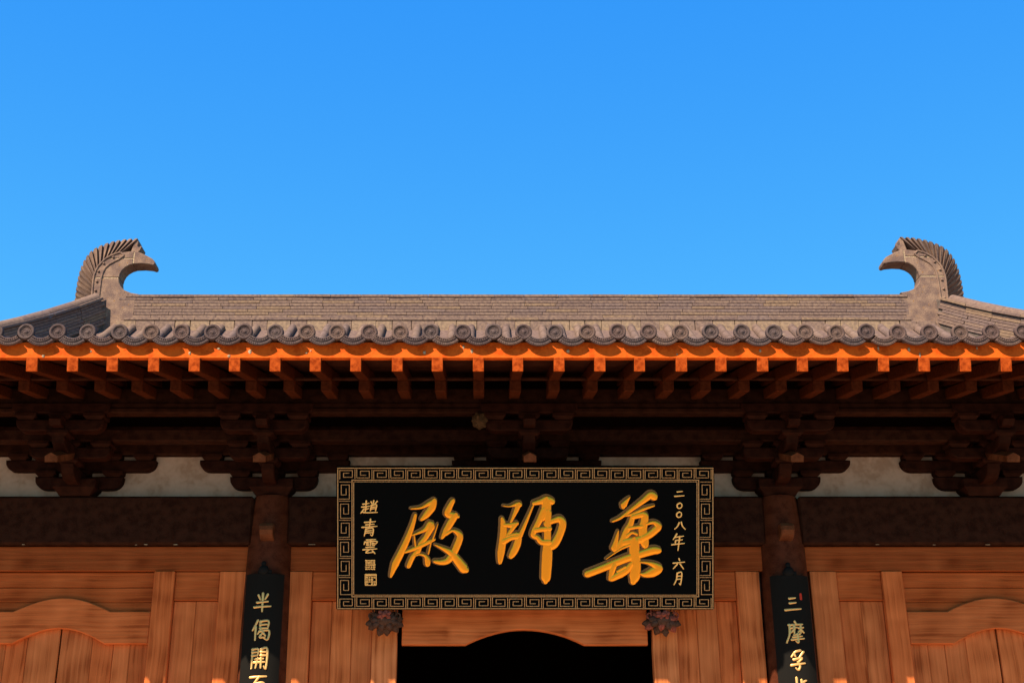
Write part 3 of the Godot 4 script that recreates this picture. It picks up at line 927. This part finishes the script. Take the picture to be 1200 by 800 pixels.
func add_brush(st: SurfaceTool, p: Array[Vector3], lift: float, height: float, wrap: float, grow := 0.0, shift := Vector2.ZERO) -> void:
	var q := smooth_stroke(p)
	var n := q.size()
	var rows: Array = []
	var place := func(u: float, v: float, h: float) -> Vector3:
		if wrap <= 0.0: return Vector3(u, v, h)
		return Vector3(sin(u / wrap) * (wrap + h), v, cos(u / wrap) * (wrap + h) - wrap)
	var add_row := func(c: Vector2, dir: Vector2, hw: float) -> void:
		var nn := Vector2(-dir.y, dir.x)
		var row: Array[Vector3] = []
		for e in [[1.0, 0.0], [0.8, 0.92], [0.0, 1.0], [-0.8, 0.92], [-1.0, 0.0]]:
			var w: Vector2 = c + nn * (hw * e[0])
			row.append(place.call(w.x, w.y, lift + height * e[1]))
		rows.append(row)
	for i in n:
		var a := q[maxi(i - 1, 0)]
		var b := q[mini(i + 1, n - 1)]
		var dir := Vector2(b.x - a.x, b.y - a.y).normalized()
		var hw := q[i].z / 2 + grow
		var c := Vector2(q[i].x, q[i].y) + shift
		if i == 0:
			for e in [[0.92, 0.25], [0.6, 0.78]]: add_row.call(c - dir * hw * e[0], dir, hw * e[1])
		add_row.call(c, dir, hw)
		if i == n - 1:
			for e in [[0.6, 0.78], [0.92, 0.25]]: add_row.call(c + dir * hw * e[0], dir, hw * e[1])
	for i in rows.size() - 1:
		for k in 4:
			quad(st, rows[i][k], rows[i + 1][k], rows[i + 1][k + 1], rows[i][k + 1], Vector3(0, 0, 1))

func strokes_for(ch: String) -> Array:
	# thin hand written characters in a 100 x 100 box, y down, drawn as poly-lines
	match ch:
		"zhao": return [[10,30,45,24],[28,8,28,50],[5,50,50,44],[30,50,28,82],[30,65,46,60],[20,62,3,92],[8,84,40,89,99,86],[72,6,70,32],[57,14,64,28],[92,10,80,28],[60,38,58,76],[60,38,90,34,88,76],[62,50,86,48],[62,62,86,60]]
		"qing": return [[15,20,85,15],[25,34,78,30],[2,49,98,43],[52,2,50,46],[28,58,22,99],[28,58,74,55,74,97,62,92],[30,70,72,68],[30,82,72,80]]
		"yun": return [[20,9,82,6],[10,22,6,38],[10,23,92,18,84,36],[50,8,50,46],[24,31,40,34],[24,41,40,44],[62,30,80,33],[62,40,80,43],[22,58,78,54],[3,73,97,67],[45,72,24,93,82,88],[68,79,88,98]]
		"er": return [[25,25,75,18],[5,82,95,74]]
		"ling": return [[50,14,20,34,24,72,56,84,80,60,74,26,50,14]]
		"ba": return [[40,18,30,55,8,86],[58,12,70,52,97,88]]
		"nian": return [[32,3,8,36],[24,22,86,16],[28,42,80,37],[28,42,27,62],[2,66,98,58],[57,18,54,100]]
		"liu": return [[48,2,56,20],[3,42,97,32],[38,52,8,92],[62,50,94,94]]
		"yue": return [[28,8,26,60,6,98],[28,8,76,5,76,94,60,88],[30,32,73,30],[30,56,73,54]]
		"ban": return [[50,0,50,100],[24,10,36,34],[78,6,64,32],[18,50,82,44],[2,76,98,70]]
		"jie": return [[30,2,3,50],[20,32,20,98],[46,6,45,42],[46,6,90,3,87,40],[46,22,86,20],[46,40,86,38],[50,44,34,68],[43,55,95,50,90,94,70,88],[62,58,52,76],[62,60,77,76],[50,74,48,85,73,83]]
		"kai": return [[8,6,7,98],[8,6,42,5,40,36],[8,20,40,19],[8,36,40,35],[60,5,60,36],[60,5,95,3,93,96,80,88],[60,19,92,18],[60,36,92,35],[28,54,74,51],[20,70,82,67],[42,50,32,96],[62,50,62,96]]
		"fu": return [[6,10,96,4],[56,8,6,70],[40,40,40,98],[40,42,86,38,84,96],[40,90,84,88]]
		"san": return [[32,14,66,10],[32,46,68,42],[4,92,96,84]]
		"mo": return [[52,0,58,12],[18,16,92,12],[22,16,18,60,0,100],[30,30,62,27],[46,20,44,56],[46,34,28,52],[70,30,96,27],[82,20,80,54],[82,34,66,50],[82,36,97,52],[72,58,40,64],[36,74,84,69],[28,86,94,80],[60,60,62,98,50,94]]
		"yin": return [[72,2,36,10,8,34],[26,18,36,32],[94,10,62,38],[22,48,82,40,50,62],[50,60,62,80,50,99,32,90],[2,76,98,66]]
		"di": return [[30,0,28,100],[72,20,96,12],[64,10,62,100]]
	return []

func add_text(st: SurfaceTool, ch: String, centre: Vector2, size: Vector2, width: float, lift: float, height: float, wrap: float, step: float, slant := 0.0) -> void:
	var i := 0
	for s in strokes_for(ch):
		var p: Array[Vector3] = []
		var n: int = s.size() / 2
		for k in n:
			var u: float = (s[2 * k] - 50) / 100.0 * size.x
			var v: float = (50 - s[2 * k + 1]) / 100.0 * size.y
			var w := width * (1.0 - 0.35 * k / float(maxi(n - 1, 1)))
			p.append(Vector3(centre.x + u + slant * v, centre.y + v, w))
		add_brush(st, p, lift + step * i, height, wrap)
		i += 1

# the three large characters, traced in an 800 box
func big_strokes(which: int) -> Array:
	if which == 0:
		return [
			[[275,172,8],[350,165,16],[420,130,28],[455,114,32]],
			[[455,112,34],[438,165,46],[395,220,42],[358,256,22]],
			[[308,222,18],[290,290,26],[250,400,36],[200,510,42],[150,610,44],[116,704,14]],
			[[282,380,8],[330,362,16],[385,335,26],[425,290,40],[432,318,44]],
			[[436,315,42],[395,390,32],[350,450,34],[328,512,30]],
			[[298,385,7],[304,430,10],[310,472,12]],
			[[230,512,16],[290,490,26],[360,460,26],[420,430,26],[456,415,16]],
			[[440,425,10],[466,350,7],[485,292,3]],
			[[322,505,26],[285,555,30],[256,622,28]],
			[[290,548,10],[340,530,12],[384,542,18],[402,575,36],[404,606,34]],
			[[432,430,8],[410,525,9]],
			[[602,112,28],[574,165,36],[560,212,42],[598,226,46],[640,234,24]],
			[[618,228,44],[580,290,44],[546,350,38],[518,400,18]],
			[[548,370,26],[600,344,16],[640,362,34],[657,392,40],[640,450,44],[602,530,44],[560,580,42],[510,592,34],[462,586,22]],
			[[462,455,6],[520,482,22],[590,522,42],[640,582,52],[688,642,58],[702,652,42]]]
	if which == 1:
		return [
			[[132,150,5],[180,154,8],[238,137,28],[256,140,36]],
			[[250,142,36],[228,195,28],[190,276,12]],
			[[122,252,22],[132,320,42],[126,420,46],[112,520,46],[105,592,26]],
			[[138,300,24],[190,302,36],[234,290,28]],
			[[232,292,24],[200,332,26],[158,390,20]],
			[[160,388,14],[220,374,26],[252,384,36],[240,450,46],[214,510,46],[192,545,34]],
			[[136,430,40],[190,402,32],[246,392,34]],
			[[372,130,10],[334,220,15],[300,300,22],[264,384,30]],
			[[372,130,26],[430,115,38],[470,102,48],[508,116,46]],
			[[470,112,56],[464,190,62],[440,250,34]],
			[[452,190,50],[412,270,38],[376,340,36],[364,380,32],[392,398,30]],
			[[466,288,34],[530,264,36],[574,256,46],[596,296,46],[570,382,48],[530,450,54],[484,476,50]],
			[[484,200,40],[478,320,42],[476,420,46],[475,520,64],[470,620,64],[464,720,58],[462,744,30]],
			[[386,340,36],[430,334,34],[490,330,36]],
			[[398,396,26],[428,432,38],[484,436,44]]]
	return [
		[[422,84,6],[396,115,26],[376,145,42],[371,160,26]],
		[[288,272,12],[340,250,18],[380,222,20],[460,162,28],[540,102,38],[588,66,46],[612,80,48]],
		[[388,226,12],[440,216,18],[530,176,20],[612,150,10]],
		[[446,235,30],[426,300,38],[398,345,40],[370,420,44],[340,470,50],[308,492,40]],
		[[332,348,8],[316,420,26],[300,482,42]],
		[[450,236,32],[530,220,42],[540,262,48],[525,330,54],[532,400,62],[542,455,48]],
		[[420,326,26],[470,318,22],[520,312,26]],
		[[392,436,54],[450,424,50],[510,414,52]],
		[[402,385,26],[440,360,18],[476,372,18]],
		[[556,292,16],[610,280,24],[646,312,46],[612,350,46],[570,382,46],[528,402,42]],
		[[238,566,5],[300,522,9],[360,484,14],[424,456,18]],
		[[92,684,46],[180,650,46],[280,610,48],[400,562,48],[500,532,48],[600,502,52],[644,500,44]],
		[[458,430,62],[460,520,64],[468,600,64],[462,700,68],[450,744,40]],
		[[302,618,32],[284,660,38],[268,722,24]],
		[[282,722,34],[350,684,50],[400,652,44],[434,606,32]],
		[[326,662,16],[384,630,18]],
		[[500,590,8],[560,596,18],[610,612,36],[646,642,58],[600,672,60],[540,688,36],[508,682,12]]]

func build_plaque() -> void:
	var k := 0.00783
	var W := 3.49
	var H := 1.325
	var tilt := deg_to_rad(21.5)
	var root := Node3D.new()
	root.name = "name_plaque"
	add_child(root)
	root.position = Vector3(-0.042, 3.588, 0.37)
	root.rotation.x = tilt
	tag(root, "black lacquered plaque with three large gold characters and gold key pattern border, over the doorway", "plaque")
	var mid := Vector3(0, H / 2, 0)
	put(root, "backing_board", box_mesh(Vector3(W, H, 0.08), 0.012), M.lacquer, mid + Vector3(0, 0, -0.05), Vector3.ZERO, true)
	var field := put(root, "lettered_field", box_mesh(Vector3(W - 0.33, H - 0.28, 0.012), 0.003), M.lacquer, mid + Vector3(0, 0, -0.006), Vector3.ZERO, true)
	# gold fillets of the frame
	var rails := [[W - 0.02, 0.0, H - 0.016], [W - 0.02, 0.0, 0.016], [W - 0.285, 0.0, H - 0.126], [W - 0.285, 0.0, 0.126], [W - 0.325, 0.0, H - 0.142], [W - 0.325, 0.0, 0.142]]
	for r in rails:
		put(root, "gold_fillet", box_mesh(Vector3(r[0], 0.0085, 0.012), 0.002), M.gold_old, Vector3(r[1], r[2], -0.006), Vector3.ZERO, true)
	for s in [-1.0, 1.0]:
		for r in [[W / 2 - 0.016, H - 0.05], [W / 2 - 0.147, H - 0.25], [W / 2 - 0.163, H - 0.29]]:
			put(root, "gold_fillet", box_mesh(Vector3(0.0085, r[1], 0.0124), 0.002), M.gold_old, Vector3(s * r[0], H / 2, -0.006), Vector3.ZERO, true)
	# key pattern: one motif, turned and mirrored
	var key_mesh := func(w: float, h: float, mirror: float) -> Mesh:
		var st := begin()
		var line := [Vector2(0.06, 0.02), Vector2(0.06, 0.86), Vector2(0.80, 0.86), Vector2(0.80, 0.20), Vector2(0.28, 0.20), Vector2(0.28, 0.60), Vector2(0.60, 0.60)]
		for i in line.size() - 1:
			var a := Vector2((line[i].x - 0.5) * w * mirror, (line[i].y - 0.5) * h)
			var b := Vector2((line[i + 1].x - 0.5) * w * mirror, (line[i + 1].y - 0.5) * h)
			var d := b - a
			var t := 0.0065
			var size := Vector3(absf(d.x) + t if absf(d.x) > absf(d.y) else t, absf(d.y) + t if absf(d.y) > absf(d.x) else t, 0.012 + 0.0004 * (i % 2))
			add_box(st, size, 0.002, Transform3D(Basis(), Vector3((a.x + b.x) / 2, (a.y + b.y) / 2, 0)))
		add_box(st, Vector3(0.0065, h * 0.96, 0.0116), 0.002, Transform3D(Basis(), Vector3(0.455 * w * mirror, 0.02 * h, 0)))
		return done(st)
	var n := 22
	var pitch := (W - 0.05) / n
	var ka: Mesh = key_mesh.call(pitch, 0.094, 1.0)
	var kb: Mesh = key_mesh.call(pitch, 0.094, -1.0)
	for i in n:
		for e in [0, 1]:
			var y: float = H - 0.071 if e == 0 else 0.071
			put(root, "key_motif", ka if i % 2 == 0 else kb, M.gold_old, Vector3(-W / 2 + 0.025 + pitch * (i + 0.5), y, -0.0055), Vector3(0, 0, PI if (i % 2 == 1) else 0.0), true)
	var nv := 6
	var pv := (H - 0.27) / nv
	var kc: Mesh = key_mesh.call(pv, 0.112, 1.0)
	var kd: Mesh = key_mesh.call(pv, 0.112, -1.0)
	for i in nv:
		for s in [-1.0, 1.0]:
			put(root, "key_motif", kc if i % 2 == 0 else kd, M.gold_old, Vector3(s * (W / 2 - 0.0815), 0.135 + pv * (i + 0.5), -0.0055), Vector3(0, 0, PI / 2 if i % 2 == 0 else -PI / 2), true)
	# large characters: dark bronze undercut, gilded faces
	for c in 3:
		var ox: float = [440.0, 570.0, 675.0][c]
		var st := begin(true)
		var edge := begin(true)
		var i := 0
		for s in big_strokes(c):
			var p: Array[Vector3] = []
			for q in s: p.append(Vector3((ox + q[0] / 6.667 - 615.5) * k, (631.0 - 570.0 - q[1] / 6.667) * k, (q[2] * 1.22 + 2.0) / 6.667 * k))
			add_brush(edge, p, 0.0005 + 0.0002 * i, 0.003, 0.0, 0.011, Vector2(-0.008, 0.006))
			add_brush(st, p, 0.004 + 0.0004 * i, 0.010, 0.0)
			i += 1
		var big := put(root, "large_character", done(st), M.gold, mid, Vector3.ZERO, true)
		put(big, "carved_edge", done(edge), M.gold_edge, Vector3.ZERO, Vector3.ZERO, true)
	# small inscriptions
	var small := [["zhao", 432, 594, 20, 17], ["qing", 432, 618, 18, 20], ["yun", 433, 640, 17, 18], ["er", 797, 578.5, 12, 9], ["ling", 797, 592.5, 9, 9], ["ling", 796.5, 603, 9, 9], ["ba", 797.5, 616, 14, 11], ["nian", 795.5, 635, 15, 20], ["liu", 796, 661, 14, 13], ["yue", 796, 678, 11, 15]]
	for e in small:
		var st := begin(true)
		add_text(st, e[0], Vector2((e[1] - 615.5) * k, (631.0 - e[2]) * k), Vector2(e[3], e[4]) * k, 0.0155, 0.0004, 0.006, 0.0, 0.0002, 0.1)
		put(root, "small_character", done(st), M.gold_pale, mid, Vector3.ZERO, true)
	# two seals: one solid with cut lines, one outlined
	for e in [[433.0, 662.0, true], [433.5, 679.5, false]]:
		var st := begin()
		var side := 13.0 * k
		var c := Vector3((e[0] - 615.5) * k, (631.0 - e[1]) * k, 0.002)
		var rs := RandomNumberGenerator.new()
		rs.seed = int(e[1])
		for r in 5:
			for q in 4:
				if rs.randf() < 0.88:
					add_box(st, Vector3(side * rs.randf_range(0.15, 0.25), side * rs.randf_range(0.09, 0.15), 0.004 + 0.0002 * r), 0.001, Transform3D(Basis(Vector3(0, 0, 1), rs.randf_range(-0.2, 0.2)), c + Vector3((q - 1.5) * side * 0.23, (r - 2.0) * side * 0.19, 0)))
		if not e[2]:
			for s in [-1.0, 1.0]:
				add_box(st, Vector3(side, 0.007, 0.0042), 0.001, Transform3D(Basis(), c + Vector3(0, s * side * 0.5, 0)))
				add_box(st, Vector3(0.007, side, 0.0044), 0.001, Transform3D(Basis(), c + Vector3(s * side * 0.5, 0, 0)))
		put(root, "seal_mark", done(st), M.gold_pale, mid, Vector3.ZERO, true)

# ------------------------------------------------------------------ couplet boards on the columns
func build_boards() -> void:
	var R := 0.262
	for side in 2:
		var x: float = -2.487 if side == 0 else 2.455
		var top: float = 3.95 if side == 0 else 3.936
		var root := Node3D.new()
		root.name = used(self, "couplet_board")
		add_child(root)
		root.position = Vector3(x, 1.2, 0.0)
		tag(root, "curved black couplet board on the column left of the doorway" if side == 0 else "curved black couplet board with red seal, on the column right of the doorway", "couplet board", "couplet boards on the columns")
		var st := begin(true)
		var half := asin(0.18 / R)
		var y0 := 0.0
		var y1 := top - 1.2
		for i in 14:
			var a := lerpf(-half, half, i / 14.0)
			var b := lerpf(-half, half, (i + 1) / 14.0)
			var A := Vector3(sin(a), 0, cos(a))
			var B := Vector3(sin(b), 0, cos(b))
			for m in 12:
				var v0 := lerpf(y0, y1, m / 12.0)
				var v1 := lerpf(y0, y1, (m + 1) / 12.0)
				quad(st, A * R + Vector3(0, v0, 0), B * R + Vector3(0, v0, 0), B * R + Vector3(0, v1, 0), A * R + Vector3(0, v1, 0), A + B)
		var st2 := begin()
		var r2 := R - 0.022
		for i in 14:
			var a := lerpf(-half, half, i / 14.0)
			var b := lerpf(-half, half, (i + 1) / 14.0)
			var A := Vector3(sin(a), 0, cos(a))
			var B := Vector3(sin(b), 0, cos(b))
			quad(st2, A * R + Vector3(0, y1, 0), B * R + Vector3(0, y1, 0), B * r2 + Vector3(0, y1, 0), A * r2 + Vector3(0, y1, 0), Vector3(0, 1, 0))
			quad(st2, A * R, B * R, B * r2, A * r2, Vector3(0, -1, 0))
			quad(st2, A * r2, B * r2, B * r2 + Vector3(0, y1, 0), A * r2 + Vector3(0, y1, 0), -A - B)
		for s in [-1.0, 1.0]:
			var A := Vector3(sin(s * half), 0, cos(s * half))
			quad(st2, A * R, A * R + Vector3(0, y1, 0), A * r2 + Vector3(0, y1, 0), A * r2, Vector3(s, 0, -0.3))
		put(root, "board", done(st), M.board, Vector3.ZERO, Vector3.ZERO, true)
		put(root, "board_edge", done(st2), M.board, Vector3.ZERO, Vector3.ZERO, true)
		# the iron hook it hangs from
		var hk := begin(true)
		add_ball(hk, Vector3(0.05, 0.045, 0.035), Transform3D(Basis(), Vector3(-0.01, y1 + 0.035, R - 0.01)), 12, 8)
		add_ball(hk, Vector3(0.024, 0.026, 0.02), Transform3D(Basis(), Vector3(-0.012, y1 + 0.095, R - 0.01)), 10, 6)
		add_box(hk, Vector3(0.13, 0.035, 0.02), 0.004, Transform3D(Basis(), Vector3(0.0, y1 + 0.02, R - 0.02)))
		put(root, "hanging_hook", done(hk), M.iron, Vector3.ZERO, Vector3.ZERO, true)
		var rows := [["ban", 3.68, 0.155, 0.165], ["jie", 3.424, 0.165, 0.185], ["kai", 3.170, 0.155, 0.185], ["fu", 2.928, 0.16, 0.18]] if side == 0 else [["san", 3.668, 0.155, 0.135], ["mo", 3.408, 0.17, 0.19], ["yin", 3.155, 0.13, 0.18], ["di", 2.90, 0.13, 0.19]]
		for e in rows:
			var t := begin(true)
			add_text(t, e[0], Vector2(0.0, e[1] - 1.2), Vector2(e[2], e[3]), 0.025, 0.0006, 0.006, R, 0.0002, 0.0)
			put(root, "gilt_character", done(t), M.gold_board, Vector3(0, 0, R), Vector3.ZERO, true)
		if side == 1:
			var t := begin(true)
			add_brush(t, [Vector3(0.085, 3.757 - 1.2, 0.026), Vector3(0.085, 3.715 - 1.2, 0.026)] as Array[Vector3], 0.0006, 0.003, R)
			put(root, "red_seal", done(t), M.red_seal, Vector3(0, 0, R), Vector3.ZERO, true)

# ------------------------------------------------------------------ carved flower brackets and the nest
func build_small() -> void:
	for side in 2:
		var root := Node3D.new()
		root.name = used(self, "flower_bracket")
		add_child(root)
		root.position = Vector3(-1.345 if side == 0 else 1.232, 3.42, 0.06)
		tag(root, "dark carved flower bracket under the plaque's left end" if side == 0 else "reddish carved flower bracket under the plaque's right end", "bracket", "carved flower brackets holding the plaque")
		root.scale = Vector3.ONE * 0.88
		var rs := RandomNumberGenerator.new()
		rs.seed = 5 + side
		var core := begin(true)
		add_ball(core, Vector3(0.125, 0.085, 0.20), Transform3D(Basis(), Vector3(0, 0.105, 0.14)), 16, 10, 0.08)
		add_ball(core, Vector3(0.09, 0.05, 0.12), Transform3D(Basis(), Vector3(0, 0.05, 0.10)), 14, 8, 0.08)
		put(root, "carved_core", done(core), M.carving, Vector3.ZERO, Vector3.ZERO, true)
		# overlapping leaves and petals round the core
		for ring in [[11, 0.15, 0.10, 0.17, 0.060], [9, 0.105, 0.10, 0.27, 0.05], [6, 0.05, 0.15, 0.32, 0.036]]:
			for i in int(ring[0]):
				var a: float = TAU * (i + rs.randf_range(-0.2, 0.2)) / ring[0] + 0.3
				var st := begin(true)
				add_ball(st, Vector3(ring[4], ring[4] * 0.62, 0.022), Transform3D(), 10, 6, 0.22)
				var at := Vector3(cos(a) * ring[1], ring[2] + sin(a) * ring[1] * 0.62, ring[3])
				var o := put(root, "petal", done(st), M.petal if (ring[0] == 6 or (side == 1 and i % 3 == 0)) else M.carving, at, Vector3.ZERO, true)
				o.basis = Basis(Vector3(0, 0, 1), a) * Basis(Vector3(0, 1, 0), rs.randf_range(0.3, 0.8))
		# scroll tips at both sides
		for s in [-1.0, 1.0]:
			for e in [[0.135, 0.155, 0.035], [0.10, 0.205, 0.028]]:
				var pts: Array = []
				for i in 13:
					var u := i / 12.0
					var a := -1.2 + u * 5.0
					var r: float = e[2] * (1.0 - 0.6 * u)
					pts.append(Vector3(s * (e[0] + cos(a) * r), e[1] + sin(a) * r, 0.26))
				var st := begin(true)
				add_tube(st, pts, 0.009, 7)
				put(root, "scroll", done(st), M.petal if side == 1 else M.carving, Vector3.ZERO, Vector3.ZERO, true)
		var bud := begin(true)
		add_ball(bud, Vector3(0.03, 0.026, 0.03), Transform3D(Basis(), Vector3(0.0, 0.15, 0.345)), 10, 7, 0.15)
		put(root, "bud", done(bud), M.petal, Vector3.ZERO, Vector3.ZERO, true)
	var st := begin(true)
	add_ball(st, Vector3(0.07, 0.078, 0.068), Transform3D(Basis(), Vector3(0, 0.085, 0)), 22, 16, 0.07)
	for k in 16:
		var a := k * 2.4
		var b := 0.5 + 2.1 * (k / 16.0)
		add_ball(st, Vector3.ONE * 0.022, Transform3D(Basis(), Vector3(cos(a) * sin(b) * 0.062, 0.085 + cos(b) * 0.068, sin(a) * sin(b) * 0.06)), 8, 5, 0.2)
	var nest := put(self, "hanging_nest", done(st), M.nest, Vector3(-0.464, 5.195, 0.80))
	tag(nest, "small mottled brown ball like a nest hanging under the eave beam", "nest")
